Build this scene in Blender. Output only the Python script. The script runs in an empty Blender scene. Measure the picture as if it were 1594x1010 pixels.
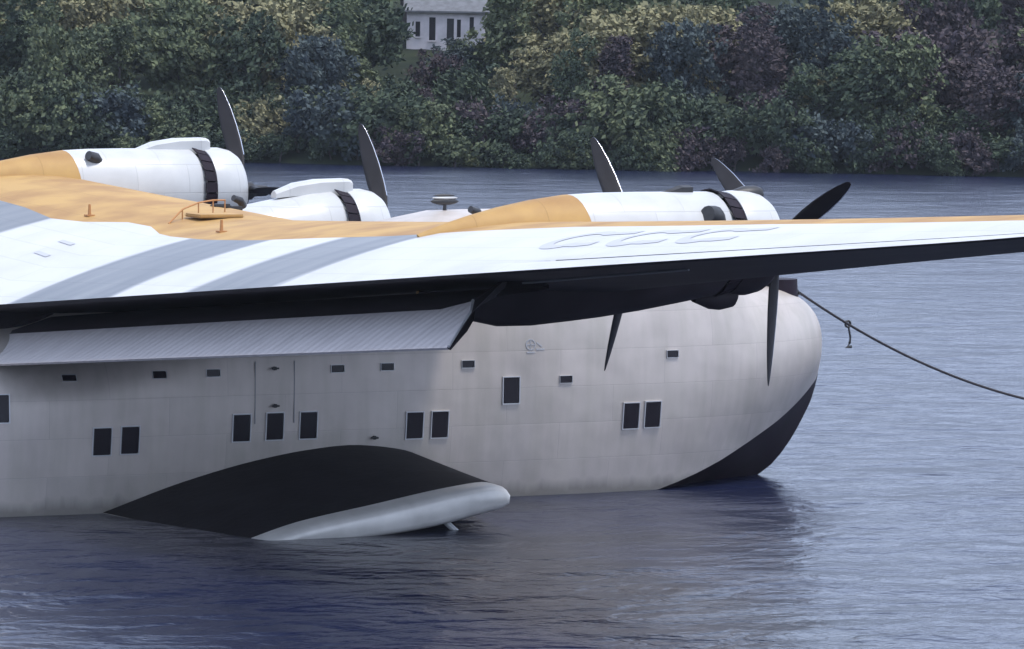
import bpy, bmesh, math, random
from mathutils import Vector, Matrix
random.seed(7)
R = math.radians
scn = bpy.context.scene
col = scn.collection

# ------------------------------------------------------------------ camera
cam_d = bpy.data.cameras.new('camera')
cam = bpy.data.objects.new('camera', cam_d); col.objects.link(cam)
cam_d.sensor_width = 36.0; cam_d.lens = 170.92
cam_d.clip_start = 1.0; cam_d.clip_end = 6000.0
_r = Vector((0.86450772, -0.5022862, 0.01830252))
_u = Vector((0.01834729, 0.0679265, 0.99752161))
_d = Vector((0.50228457, 0.86202933, -0.06793857))
m = Matrix((( _r.x, _u.x, -_d.x), (_r.y, _u.y, -_d.y), (_r.z, _u.z, -_d.z))).to_4x4()
m.translation = Vector((-42.0295574, -72.38096644, 8.48329179))
cam.matrix_world = m
scn.camera = cam

# ------------------------------------------------------------------ light
SUN_DIR = Vector((0.20, -0.26, 0.94)).normalized()      # towards the veiled sun
world = bpy.data.worlds.new('World'); scn.world = world; world.use_nodes = True
wn = world.node_tree.nodes; wl = world.node_tree.links
bg = wn['Background']
sky = wn.new('ShaderNodeTexSky'); sky.sky_type = 'NISHITA'; sky.sun_disc = False
sky.sun_elevation = math.asin(SUN_DIR.z)
sky.sun_rotation = math.atan2(SUN_DIR.x, SUN_DIR.y)
sky.air_density = 1.2; sky.dust_density = 4.0; sky.ozone_density = 2.5
# thin high overcast: the clear sky seen through a pale, softly mottled veil of cloud
wtc = wn.new('ShaderNodeTexCoord'); cn = wn.new('ShaderNodeTexNoise'); cn.inputs['Scale'].default_value = 2.2; cn.inputs['Detail'].default_value = 5
wl.new(wtc.outputs['Generated'], cn.inputs[0])
cr_ = wn.new('ShaderNodeValToRGB'); cr_.color_ramp.elements[0].position = 0.3; cr_.color_ramp.elements[1].position = 0.7
cr_.color_ramp.elements[0].color = (4.4, 5.4, 7.8, 1); cr_.color_ramp.elements[1].color = (5.8, 6.7, 8.7, 1)
wl.new(cn.outputs[0], cr_.inputs[0])
wmx = wn.new('ShaderNodeMix'); wmx.data_type = 'RGBA'; wmx.inputs[0].default_value = 0.75
# hazy air: the veil is brighter low down than overhead
wsp = wn.new('ShaderNodeSeparateXYZ'); wl.new(wtc.outputs['Generated'], wsp.inputs[0])
wmr = wn.new('ShaderNodeMapRange'); wmr.interpolation_type = 'SMOOTHSTEP'; wl.new(wsp.outputs['Z'], wmr.inputs['Value'])
wmr.inputs['From Min'].default_value = 0.0; wmr.inputs['From Max'].default_value = 0.8; wmr.inputs['To Min'].default_value = 1.62; wmr.inputs['To Max'].default_value = 0.85
wvm = wn.new('ShaderNodeVectorMath'); wvm.operation = 'SCALE'; wl.new(cr_.outputs[0], wvm.inputs[0]); wl.new(wmr.outputs[0], wvm.inputs['Scale'])
wl.new(sky.outputs[0], wmx.inputs[6]); wl.new(wvm.outputs[0], wmx.inputs[7])
wl.new(wmx.outputs[2], bg.inputs[0]); bg.inputs[1].default_value = 0.125
sd = bpy.data.lights.new('sun', 'SUN'); sd.energy = 2.1; sd.angle = R(12); sd.color = (1.0, 0.95, 0.90)
so = bpy.data.objects.new('sun', sd); col.objects.link(so)
so.rotation_euler = SUN_DIR.to_track_quat('Z', 'Y').to_euler()
scn.view_settings.view_transform = 'Standard'
scn.view_settings.look = 'None'; scn.view_settings.gamma = 1.0
scn.view_settings.use_curve_mapping = False
scn.view_settings.exposure = 0.52

# ------------------------------------------------------------------ materials
def mat(name, color, rough=0.5, metal=0.0, spec=0.5, noise=0.0, nscale=2.0, bump=0.0, bscale=30.0, color2=None, detail=4.0, stretch=None):
    M = bpy.data.materials.new(name); M.use_nodes = True
    n = M.node_tree.nodes; l = M.node_tree.links; b = n['Principled BSDF']
    b.inputs['Roughness'].default_value = rough
    b.inputs['Metallic'].default_value = metal
    b.inputs['Specular IOR Level'].default_value = spec
    b.inputs['Base Color'].default_value = (*color, 1)
    tc = n.new('ShaderNodeTexCoord'); mp = n.new('ShaderNodeMapping')
    l.new(tc.outputs['Object'], mp.inputs[0])
    if stretch: mp.inputs['Scale'].default_value = stretch
    if noise or color2:
        t = n.new('ShaderNodeTexNoise'); t.inputs['Scale'].default_value = nscale; t.inputs['Detail'].default_value = detail
        l.new(mp.outputs[0], t.inputs[0])
        rp = n.new('ShaderNodeValToRGB')
        c2 = color2 if color2 else tuple(max(0, c * (1 - noise)) for c in color)
        rp.color_ramp.elements[0].color = (*c2, 1); rp.color_ramp.elements[1].color = (*color, 1)
        rp.color_ramp.elements[0].position = 0.35; rp.color_ramp.elements[1].position = 0.62
        l.new(t.outputs[0], rp.inputs[0]); l.new(rp.outputs[0], b.inputs['Base Color'])
    if bump:
        t2 = n.new('ShaderNodeTexNoise'); t2.inputs['Scale'].default_value = bscale; t2.inputs['Detail'].default_value = 3
        l.new(mp.outputs[0], t2.inputs[0])
        bp = n.new('ShaderNodeBump'); bp.inputs['Strength'].default_value = bump; bp.inputs['Distance'].default_value = 0.02
        l.new(t2.outputs[0], bp.inputs['Height']); l.new(bp.outputs[0], b.inputs['Normal'])
    return M

def hull_material():
    """Bare aluminium skin: weathered patches, riveted plate seams in fine relief."""
    M = mat('bare_aluminium', (0.58, 0.52, 0.475), rough=0.45, metal=0.35, noise=0.12, nscale=1.3, detail=8)
    n = M.node_tree.nodes; l = M.node_tree.links; b = n['Principled BSDF']
    tc = n['Texture Coordinate']
    sep = n.new('ShaderNodeSeparateXYZ'); l.new(tc.outputs['Object'], sep.inputs[0])
    cmb = n.new('ShaderNodeCombineXYZ'); l.new(sep.outputs['X'], cmb.inputs['X']); l.new(sep.outputs['Z'], cmb.inputs['Y'])
    br = n.new('ShaderNodeTexBrick'); l.new(cmb.outputs[0], br.inputs[0])
    br.inputs['Scale'].default_value = 1.0; br.inputs['Brick Width'].default_value = 2.1; br.inputs['Row Height'].default_value = 0.62
    br.inputs['Mortar Size'].default_value = 0.008; br.inputs['Mortar Smooth'].default_value = 0.6
    br.inputs['Color1'].default_value = (1, 1, 1, 1); br.inputs['Color2'].default_value = (0.91, 0.92, 0.915, 1); br.inputs['Mortar'].default_value = (0.86, 0.86, 0.87, 1)
    mx = n.new('ShaderNodeMix'); mx.data_type = 'RGBA'; mx.blend_type = 'MULTIPLY'; mx.inputs[0].default_value = 1.0
    src = b.inputs['Base Color'].links[0].from_socket
    l.new(src, mx.inputs[6]); l.new(br.outputs['Color'], mx.inputs[7])
    # dull vertical water runs
    mp = n.new('ShaderNodeMapping'); mp.inputs['Scale'].default_value = (3.0, 3.0, 0.35); l.new(tc.outputs['Object'], mp.inputs[0])
    t = n.new('ShaderNodeTexNoise'); t.inputs['Scale'].default_value = 1.6; t.inputs['Detail'].default_value = 6; l.new(mp.outputs[0], t.inputs[0])
    rp = n.new('ShaderNodeValToRGB'); rp.color_ramp.elements[0].color = (0.91, 0.92, 0.90, 1); rp.color_ramp.elements[0].position = 0.35
    rp.color_ramp.elements[1].position = 0.6; l.new(t.outputs[0], rp.inputs[0])
    mx2 = n.new('ShaderNodeMix'); mx2.data_type = 'RGBA'; mx2.blend_type = 'MULTIPLY'; mx2.inputs[0].default_value = 1.0
    l.new(mx.outputs[2], mx2.inputs[6]); l.new(rp.outputs[0], mx2.inputs[7]); l.new(mx2.outputs[2], b.inputs['Base Color'])
    # grime just above the water, with the chine's shading painted in
    gz = n.new('ShaderNodeMath'); gz.operation = 'MULTIPLY_ADD'; l.new(t.outputs[0], gz.inputs[0]); gz.inputs[1].default_value = -0.34; l.new(sep.outputs['Z'], gz.inputs[2])
    gm = n.new('ShaderNodeMapRange'); l.new(gz.outputs[0], gm.inputs['Value']); gm.inputs['From Min'].default_value = -0.10; gm.inputs['From Max'].default_value = 0.10; gm.inputs['To Min'].default_value = 0.55; gm.inputs['To Max'].default_value = 0.0
    mx3 = n.new('ShaderNodeMix'); mx3.data_type = 'RGBA'; l.new(gm.outputs[0], mx3.inputs[0]); l.new(mx2.outputs[2], mx3.inputs[6]); mx3.inputs[7].default_value = (0.09, 0.09, 0.07, 1)
    l.new(mx3.outputs[2], b.inputs['Base Color'])
    # oil-canning of thin plate
    t3 = n.new('ShaderNodeTexNoise'); t3.inputs['Scale'].default_value = 1.1; t3.inputs['Detail'].default_value = 2; l.new(tc.outputs['Object'], t3.inputs[0])
    bp = n.new('ShaderNodeBump'); bp.inputs['Strength'].default_value = 0.35; bp.inputs['Distance'].default_value = 0.06
    l.new(t3.outputs[0], bp.inputs['Height'])
    bp2 = n.new('ShaderNodeBump'); bp2.inputs['Strength'].default_value = 0.18; bp2.inputs['Distance'].default_value = 0.01; bp2.invert = True
    l.new(br.outputs['Fac'], bp2.inputs['Height']); l.new(bp.outputs[0], bp2.inputs['Normal']); l.new(bp2.outputs[0], b.inputs['Normal'])
    return M

def wing_white_material():
    """Pale aluminium-doped aft wing, with soft-edged grey bands running chordwise behind the engines."""
    M = mat('pale_wing_dope', (0.56, 0.565, 0.56), rough=0.42, noise=0.10, nscale=0.9, detail=6)
    n = M.node_tree.nodes; l = M.node_tree.links; b = n['Principled BSDF']; tc = n['Texture Coordinate']
    sep = n.new('ShaderNodeSeparateXYZ'); l.new(tc.outputs['Object'], sep.inputs[0])
    nz = n.new('ShaderNodeTexNoise'); nz.inputs['Scale'].default_value = 0.8; nz.inputs['Detail'].default_value = 5
    mp = n.new('ShaderNodeMapping'); mp.inputs['Scale'].default_value = (0.35, 2.2, 1.0); l.new(tc.outputs['Object'], mp.inputs[0]); l.new(mp.outputs[0], nz.inputs[0])
    def math_(op, a, b_=None, c=None):
        k = n.new('ShaderNodeMath'); k.operation = op
        for i, v in enumerate((a, b_, c)):
            if v is None: continue
            if isinstance(v, (int, float)): k.inputs[i].default_value = v
            else: l.new(v, k.inputs[i])
        return k.outputs[0]
    # y wobbled by the noise; x drift makes the band flare a little aft
    wob = math_('MULTIPLY_ADD', nz.outputs[0], 0.4, -0.2)
    yy = math_('ADD', sep.outputs['Y'], wob)
    tot = None
    for yc, hw in ((-3.25, 1.45), (-7.95, 1.15), (4.85, 1.35), (9.3, 1.2)):
        dd = math_('ABSOLUTE', math_('SUBTRACT', yy, yc))
        mr = n.new('ShaderNodeMapRange'); mr.interpolation_type = 'SMOOTHSTEP'
        mr.inputs['From Min'].default_value = hw + 0.15; mr.inputs['From Max'].default_value = hw - 0.15
        l.new(dd, mr.inputs['Value'])
        tot = mr.outputs[0] if tot is None else math_('MAXIMUM', tot, mr.outputs[0])
    den = math_('MULTIPLY', tot, math_('MULTIPLY_ADD', nz.outputs[0], 0.5, 0.62))
    mx = n.new('ShaderNodeMix'); mx.data_type = 'RGBA'
    src = b.inputs['Base Color'].links[0].from_socket
    l.new(den, mx.inputs[0]); l.new(src, mx.inputs[6]); mx.inputs[7].default_value = (0.105, 0.12, 0.14, 1)
    l.new(mx.outputs[2], b.inputs['Base Color'])
    return M

def add_seams(M, ax, bw, rh, dark, strength):
    n = M.node_tree.nodes; l = M.node_tree.links; b = n['Principled BSDF']; tc = n['Texture Coordinate']
    sep = n.new('ShaderNodeSeparateXYZ'); l.new(tc.outputs['Object'], sep.inputs[0])
    cmb = n.new('ShaderNodeCombineXYZ'); l.new(sep.outputs[ax[0]], cmb.inputs['X']); l.new(sep.outputs[ax[1]], cmb.inputs['Y'])
    br = n.new('ShaderNodeTexBrick'); l.new(cmb.outputs[0], br.inputs[0]); br.inputs['Scale'].default_value = 1.0
    br.inputs['Brick Width'].default_value = bw; br.inputs['Row Height'].default_value = rh; br.inputs['Mortar Size'].default_value = 0.010; br.inputs['Mortar Smooth'].default_value = 0.5
    br.inputs['Color1'].default_value = (1, 1, 1, 1); br.inputs['Color2'].default_value = (.95, .955, .96, 1); br.inputs['Mortar'].default_value = (dark, dark, dark, 1)
    mx = n.new('ShaderNodeMix'); mx.data_type = 'RGBA'; mx.blend_type = 'MULTIPLY'; mx.inputs[0].default_value = 1.0
    l.new(b.inputs['Base Color'].links[0].from_socket, mx.inputs[6]); l.new(br.outputs['Color'], mx.inputs[7]); l.new(mx.outputs[2], b.inputs['Base Color'])
    bp = n.new('ShaderNodeBump'); bp.inputs['Strength'].default_value = strength; bp.inputs['Distance'].default_value = 0.01; bp.invert = True
    l.new(br.outputs['Fac'], bp.inputs['Height'])
    if b.inputs['Normal'].links: l.new(b.inputs['Normal'].links[0].from_socket, bp.inputs['Normal'])
    l.new(bp.outputs[0], b.inputs['Normal'])
ALU = hull_material()
WHITE_W = wing_white_material()
NAC = mat('pale_nacelle_paint', (0.55, 0.56, 0.555), rough=0.35, noise=0.08, nscale=2.5)
ORANGE = mat('orange_wing_paint', (0.48, 0.295, 0.095), rough=0.66, color2=(0.35, 0.195, 0.065), nscale=1.1, detail=9, bump=0.3, bscale=2.2)
UNDER = mat('painted_under_shade', (0.030, 0.024, 0.030), rough=0.6, spec=0.2, noise=0.35, nscale=1.5)  # shade of the unlit undersides put into a near-black colour
FLAP = mat('flap_skin', (0.50, 0.47, 0.47), rough=0.5, metal=0.0, noise=0.12, nscale=2.0, stretch=(1, 2.5, 1))
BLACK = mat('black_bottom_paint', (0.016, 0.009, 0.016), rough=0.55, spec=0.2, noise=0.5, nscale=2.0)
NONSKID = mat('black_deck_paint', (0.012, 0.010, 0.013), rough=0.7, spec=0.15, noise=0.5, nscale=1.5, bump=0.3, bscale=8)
GLASS = mat('dark_cabin_glass', (0.012, 0.009, 0.013), rough=0.25, spec=0.25)
FRAME = mat('window_frame_metal', (0.55, 0.55, 0.56), rough=0.4, metal=0.5)
BLADE = mat('propeller_black', (0.013, 0.012, 0.015), rough=0.5, spec=0.3, noise=0.3, nscale=4)
POLISH = mat('polished_blade_edge', (0.62, 0.66, 0.74), rough=0.22, metal=0.9)
DARKM = mat('dark_engine_metal', (0.030, 0.030, 0.032), rough=0.5, noise=0.4, nscale=9)
ROPE = mat('wet_hemp_rope', (0.045, 0.040, 0.045), rough=0.8, noise=0.4, nscale=20)
GREYP = mat('grey_letter_paint', (0.44, 0.45, 0.48), rough=0.5)
STEEL = mat('dull_grey_fitting', (0.25, 0.26, 0.27), rough=0.5, metal=0.4)
TIPM = mat('worn_silver_paint', (0.66, 0.64, 0.60), rough=0.38, metal=0.2, noise=0.2, nscale=2)
RUSTO = mat('ochre_hatch_paint', (0.42, 0.20, 0.07), rough=0.6)

add_seams(WHITE_W, ('Y', 'X'), 2.6, .62, .80, .3)
add_seams(ORANGE, ('Y', 'X'), 2.6, 1.1, .82, .3)
add_seams(NAC, ('X', 'Z'), 1.05, .52, .84, .3)
def rib_flap():
    n = FLAP.node_tree.nodes; l = FLAP.node_tree.links; b = n['Principled BSDF']; tc = n['Texture Coordinate']
    wv = n.new('ShaderNodeTexWave'); wv.wave_type = 'BANDS'; wv.bands_direction = 'Y'; wv.inputs['Scale'].default_value = 1.7; wv.inputs['Distortion'].default_value = 0.15
    l.new(tc.outputs['Object'], wv.inputs[0])
    bp = n.new('ShaderNodeBump'); bp.inputs['Strength'].default_value = 0.55; bp.inputs['Distance'].default_value = 0.02; l.new(wv.outputs['Fac'], bp.inputs['Height']); l.new(bp.outputs[0], b.inputs['Normal'])
rib_flap()
# ------------------------------------------------------------------ helpers
def mesh_obj(name, verts, faces, mats, parent=None, smooth=False, fm=None, loc=(0, 0, 0), sharp=35):
    me = bpy.data.meshes.new(name); me.from_pydata([tuple(v) for v in verts], [], [tuple(f) for f in faces])
    if not isinstance(mats, (list, tuple)): mats = [mats]
    for mm in mats: me.materials.append(mm)
    if fm: me.polygons.foreach_set('material_index', fm)
    if smooth:
        me.polygons.foreach_set('use_smooth', [True] * len(me.polygons))
        if sharp: me.set_sharp_from_angle(angle=R(sharp))
    me.update()
    o = bpy.data.objects.new(name, me); col.objects.link(o); o.location = loc
    if parent is not None: o.parent = parent
    return o

def fix_normals(o):
    bm = bmesh.new(); bm.from_mesh(o.data); bmesh.ops.recalc_face_normals(bm, faces=bm.faces); bm.to_mesh(o.data); bm.free(); return o

def empty(name, loc=(0, 0, 0), parent=None):
    o = bpy.data.objects.new(name, None); col.objects.link(o); o.location = loc; o.empty_display_size = 0.3
    if parent is not None: o.parent = parent
    return o

def tag(o, label=None, cat=None, group=None, kind=None):
    for k, v in (('label', label), ('category', cat), ('group', group), ('kind', kind)):
        if v: o[k] = v
    return o

def loft(rings, close=True, caps=True):
    v = []; f = []; n = len(rings[0])
    for r in rings: v += r
    for i in range(len(rings) - 1):
        for j in range(n if close else n - 1):
            k = (j + 1) % n
            f.append((i * n + j, i * n + k, (i + 1) * n + k, (i + 1) * n + j))
    if caps:
        f.append(tuple(range(n))[::-1]); f.append(tuple((len(rings) - 1) * n + j for j in range(n)))
    return v, f

def box(c, s, M=None, bev=0.0):
    bm = bmesh.new(); bmesh.ops.create_cube(bm, size=1.0)
    for v in bm.verts: v.co = Vector((v.co.x * s[0], v.co.y * s[1], v.co.z * s[2]))
    if bev: bmesh.ops.bevel(bm, geom=bm.edges[:], offset=bev, segments=2, affect='EDGES')
    if M is not None: bmesh.ops.transform(bm, matrix=M, verts=bm.verts)
    bmesh.ops.translate(bm, vec=c, verts=bm.verts)
    v = [x.co.copy() for x in bm.verts]; bm.verts.index_update(); f = [[q.index for q in p.verts] for p in bm.faces]; bm.free()
    return v, f

def join(parts):
    V = []; F = []
    for v, f in parts:
        o = len(V); V += list(v); F += [tuple(i + o for i in q) for q in f]
    return V, F

def tube(pts, rad, n=8):
    rings = []
    for i, q in enumerate(pts):
        q = Vector(q); a = Vector(pts[max(i - 1, 0)]); b = Vector(pts[min(i + 1, len(pts) - 1)])
        t = (b - a).normalized(); up = Vector((0, 0, 1)) if abs(t.z) < .9 else Vector((1, 0, 0))
        s = t.cross(up).normalized(); w = s.cross(t)
        rr = rad[i] if isinstance(rad, (list, tuple)) else rad
        rings.append([q + (s * math.cos(2 * math.pi * k / n) + w * math.sin(2 * math.pi * k / n)) * rr for k in range(n)])
    return loft(rings)

def lerp(a, b, t): return a + (b - a) * t
def table(x, pts):
    if x <= pts[0][0]: return list(pts[0][1:])
    for a, b in zip(pts, pts[1:]):
        if x <= b[0]:
            t = (x - a[0]) / (b[0] - a[0]); return [lerp(p, q, t) for p, q in zip(a[1:], b[1:])]
    return list(pts[-1][1:])
def smooth_table(x, pts):
    """Catmull-Rom through the table rows."""
    xs = [p[0] for p in pts]
    if x <= xs[0]: return list(pts[0][1:])
    if x >= xs[-1]: return list(pts[-1][1:])
    i = max(k for k in range(len(xs) - 1) if xs[k] <= x)
    p1, p2 = pts[i], pts[i + 1]; h = p2[0] - p1[0]; t = (x - p1[0]) / h
    p0 = pts[i - 1] if i > 0 else p1; p3 = pts[i + 2] if i + 2 < len(pts) else p2
    out = []
    for k in range(1, len(p1)):
        sec = (p2[k] - p1[k]) / h
        def lim(d0, d1):
            if d0 * d1 <= 0: return 0.0
            return 2 * d0 * d1 / (d0 + d1)
        d0 = (p1[k] - p0[k]) / (p1[0] - p0[0]) if i > 0 else sec
        d3 = (p3[k] - p2[k]) / (p3[0] - p2[0]) if i + 2 < len(pts) else sec
        m1 = lim(d0, sec) if i > 0 else sec * 1.0
        m2 = lim(sec, d3) if i + 2 < len(pts) else sec
        out.append((2 * t**3 - 3 * t**2 + 1) * p1[k] + (t**3 - 2 * t**2 + t) * h * m1 + (-2 * t**3 + 3 * t**2) * p2[k] + (t**3 - t**2) * h * m2)
    return out

# ------------------------------------------------------------------ water, bank, hill
def water_material():
    M = bpy.data.materials.new('lake_water'); M.use_nodes = True
    n = M.node_tree.nodes; l = M.node_tree.links; b = n['Principled BSDF']
    b.inputs['Base Color'].default_value = (0.007, 0.011, 0.036, 1)
    b.inputs['Roughness'].default_value = 0.22; b.inputs['IOR'].default_value = 1.42
    tc = n.new('ShaderNodeTexCoord')
    prev = None
    for sc, st, dist, rot, stretch, det in ((0.16, 0.6, 0.40, 12, (1.0, 1.5, 1), 3), (0.8, 0.75, 0.11, -18, (1.0, 1.25, 1), 5), (3.2, 0.7, 0.022, 30, (1, 1.1, 1), 3)):
        mp = n.new('ShaderNodeMapping'); mp.inputs['Rotation'].default_value = (0, 0, R(rot + 30)); mp.inputs['Scale'].default_value = stretch
        l.new(tc.outputs['Object'], mp.inputs[0])
        t = n.new('ShaderNodeTexNoise'); t.inputs['Scale'].default_value = sc; t.inputs['Detail'].default_value = det; t.inputs['Distortion'].default_value = 0.6
        l.new(mp.outputs[0], t.inputs[0])
        bp = n.new('ShaderNodeBump'); bp.inputs['Strength'].default_value = st; bp.inputs['Distance'].default_value = dist * 2
        l.new(t.outputs[0], bp.inputs['Height'])
        if prev: l.new(prev, bp.inputs['Normal'])
        prev = bp.outputs[0]
    l.new(prev, b.inputs['Normal'])
    return M
WATER = water_material()
w = mesh_obj('water', [(-900, -700, 0), (1200, -700, 0), (1200, 900, 0), (-900, 900, 0)], [(0, 1, 2, 3)], WATER)
tag(w, kind='structure')

SA = Vector((55.77, 145.41, 0)); SB = Vector((99.11, 120.41, 0))
SD = (SB - SA).normalized(); SN = Vector((-SD.y, SD.x, 0))      # SN points inland
if SN.y < 0: SN = -SN
def shore(u, dd):          # u metres along the shore from SA, dd metres inland
    wob = 0.9 * math.sin(u * 0.21) + 0.5 * math.sin(u * 0.57 + 1.3) if abs(u) > 0 else 0
    return SA + SD * u + SN * (dd + wob * 0.4)
def ground_h(u, dd):
    if dd < 0: return max(-1.5, dd * 0.5)
    h = 0.35 * min(dd, 1.5) + 0.12 * dd if dd < 90 else 0.525 + 10.8 + (dd - 90) * 0.10
    return h + 0.25 * math.sin(u * 0.19 + dd * 0.13) * min(1, dd / 6)
us = [-420 + 15 * i for i in range(25)] + [-45 + 2.5 * i for i in range(60)] + [105 + 15 * i for i in range(30)]
ds = [-4, -1, 0, 0.6, 1.5, 3, 5, 8, 12, 17, 23, 30, 40, 55, 75, 95, 130, 180, 260, 400]
V = []; F = []
for u in us:
    for dd in ds:
        q = shore(u, dd); V.append((q.x, q.y, ground_h(u, dd) + random.uniform(-.05, .05) * (dd > 1)))
nd = len(ds)
for i in range(len(us) - 1):
    for j in range(nd - 1):
        a = i * nd + j; F.append((a, a + nd, a + nd + 1, a + 1))
BANK = mat('grassy_bank', (0.034, 0.044, 0.026), rough=1.0, spec=0.05, color2=(0.018, 0.024, 0.018), nscale=0.25, detail=8, bump=0.6, bscale=1.5)
g = fix_normals(mesh_obj('hillside', V, F, BANK, smooth=True, sharp=0)); tag(g, kind='structure')

# lake bed closes the ground under the water sheet
lb = mesh_obj('lake_bed', [(-900, -700, -3), (1200, -700, -3), (1200, 900, -3), (-900, 900, -3)], [(0, 1, 2, 3)], BANK); tag(lb, kind='structure')

# ------------------------------------------------------------------ trees
def leaf_mat(name, c, c2):
    M = mat(name, c, rough=0.9, spec=0.1, color2=c2, nscale=0.9, detail=5)
    return M
LEAVES = [leaf_mat('leaf_dark_green', (0.082, 0.108, 0.066), (0.042, 0.058, 0.046)),
          leaf_mat('leaf_mid_green', (0.135, 0.158, 0.086), (0.072, 0.092, 0.060)),
          leaf_mat('leaf_yellow_green', (0.270, 0.255, 0.145), (0.165, 0.160, 0.095)),
          leaf_mat('leaf_purple_brown', (0.096, 0.078, 0.080), (0.050, 0.042, 0.054)),
          leaf_mat('leaf_blue_green', (0.080, 0.102, 0.100), (0.044, 0.058, 0.068))]
BARK = mat('bark', (0.06, 0.05, 0.045), rough=0.9, noise=0.4, nscale=4, stretch=(1, 1, .2))

def crown_mesh(name, rx, rz, zc, n_clump, per, leaf, seed, cone=0.0):
    """Leaf-sized faces spread in clumps through an uneven crown."""
    rnd = random.Random(seed); V = []; F = []
    lobes = [(Vector((rnd.uniform(-.55, .55) * rx, rnd.uniform(-.55, .55) * rx, rnd.uniform(-.6, .6) * rz)), rnd.uniform(.45, .75)) for _ in range(7)]
    for _ in range(n_clump):
        lc, lr = rnd.choice(lobes)
        while True:
            q = Vector((rnd.uniform(-1, 1), rnd.uniform(-1, 1), rnd.uniform(-1, 1)))
            if 0.35 < q.length < 1: break
        c = lc + Vector((q.x * rx * lr, q.y * rx * lr, q.z * rz * lr))
        k = 1 - cone * max(0, (c.z + rz) / (2 * rz)); c.x *= k; c.y *= k
        cr = rnd.uniform(.22, .5) * rx * .45
        for _ in range(per):
            d = Vector((rnd.gauss(0, 1), rnd.gauss(0, 1), rnd.gauss(0, .7))) * cr * .5
            p = c + d + Vector((0, 0, zc))
            nrm = Vector((rnd.gauss(0, 1), rnd.gauss(0, 1), rnd.gauss(.6, 1))).normalized()
            a = nrm.orthogonal().normalized(); b = nrm.cross(a); s = leaf * rnd.uniform(.6, 1.4)
            i = len(V); V += [p - a * s, p - b * s * .6, p + a * s, p + b * s * .6]; F.append((i, i + 1, i + 2, i + 3))
    me = bpy.data.meshes.new(name); me.from_pydata([tuple(v) for v in V], [], F)
    return me
def trunk_geo(h, r, seed):
    rnd = random.Random(seed); parts = []
    pts = [(0, 0, -.3)]; x = y = 0
    for i in range(1, 6):
        x += rnd.uniform(-.12, .12); y += rnd.uniform(-.12, .12); pts.append((x, y, h * i / 5))
    parts.append(tube(pts, [r * (1 - .13 * i) for i in range(6)], 7))
    for _ in range(6):
        k = rnd.randint(2, 4); a = rnd.uniform(0, 6.28); L = h * rnd.uniform(.25, .42)
        b = Vector(pts[k]); e = b + Vector((math.cos(a) * L * .8, math.sin(a) * L * .8, L * .6)); mid = (b + e) / 2 + Vector((0, 0, -.08 * L))
        parts.append(tube([b, mid, e], [r * .42, r * .3, r * .12], 5))
    return join(parts)
protos = []
#            crown: rx, rz, zc, clumps, per, leaf, cone   trunk: h, r
for i, (rx, rz, zc, nc, per, lf, cone, th, tr) in enumerate([
        (2.3, 2.1, 3.6, 150, 34, .13, .0, 3.6, .17), (1.9, 2.6, 4.0, 150, 34, .12, .2, 4.2, .15),
        (2.7, 2.0, 3.4, 160, 34, .14, .0, 3.3, .20), (1.5, 3.0, 4.1, 140, 32, .11, .55, 4.6, .13),
        (1.6, 1.1, 1.15, 90, 32, .11, .0, .9, .08), (2.1, 1.3, 1.3, 110, 32, .12, .0, 1.0, .09)]):
    cm = crown_mesh('crown', rx, rz, zc, nc, per, lf, 100 + i, cone)
    tv, tf = trunk_geo(th, tr, 50 + i)
    tm = bpy.data.meshes.new('trunk'); tm.from_pydata([tuple(v) for v in tv], [], tf); tm.materials.append(BARK)
    crowns = []
    for L in LEAVES:
        c2 = cm.copy(); c2.materials.append(L); crowns.append(c2)
    protos.append((crowns, tm))
COLN = ['dark green', 'mid green', 'pale yellow green', 'brownish purple', 'bluish green']
FORM = ['round leafy', 'tall rounded', 'broad spreading', 'narrow pointed', 'low round', 'low spreading']
AUTO = []
def plant(u, dd, k, c, s, label=None, group=None, name=None):
    q = shore(u, dd); z = ground_h(u, dd)
    shrub = k >= 4
    root = empty(name or ('shrub' if shrub else 'broadleaf_tree'), (q.x, q.y, z))
    root.rotation_euler = (0, 0, random.uniform(0, 6.28)); root.scale = (s * random.uniform(.9, 1.15), s * random.uniform(.9, 1.15), s * random.uniform(.88, 1.12))
    cr = bpy.data.objects.new('crown', protos[k][0][c]); cr.parent = root; col.objects.link(cr)
    tk = bpy.data.objects.new('trunk', protos[k][1]); tk.parent = root; col.objects.link(tk)
    kindw = 'bush' if shrub else 'tree'
    where = 'at the far waterline' if dd < 4 else ('behind the waterside bushes' if dd < 14 else 'high on the slope')
    if not label: AUTO.append((root, FORM[k], COLN[c], kindw, where))
    tag(root, label or f'{FORM[k]} {COLN[c]} {kindw} {where}', kindw, group or f'{FORM[k]} {COLN[c]} {"bushes" if shrub else "trees"} {where}')
    return root
rt = random.Random(21)
def pick_col(u, dd):
    x = u / 50      # 0 left of frame .. 1 right
    wts = [3, 3.6, 1.4, 1.1, .8]
    if x > .55: wts = [4.5, 1.6, .4, 3.0, 2.2]
    if .42 < x < .72 and dd > 8: wts = [1, 2.5, 7, .6, 1]
    if .72 < x < .92 and dd > 14: wts = [1.5, 2, 4, 2, 2]
    if x < .45: wts = [2.6, 4.6, 1.8, .8, .6]
    if dd < 5: wts = [5, 2.6, .3, 1.2, .8] if x < .5 else [5, 1.6, .2, 2.5, 1.6]
    return rt.choices(range(5), wts)[0]
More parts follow.
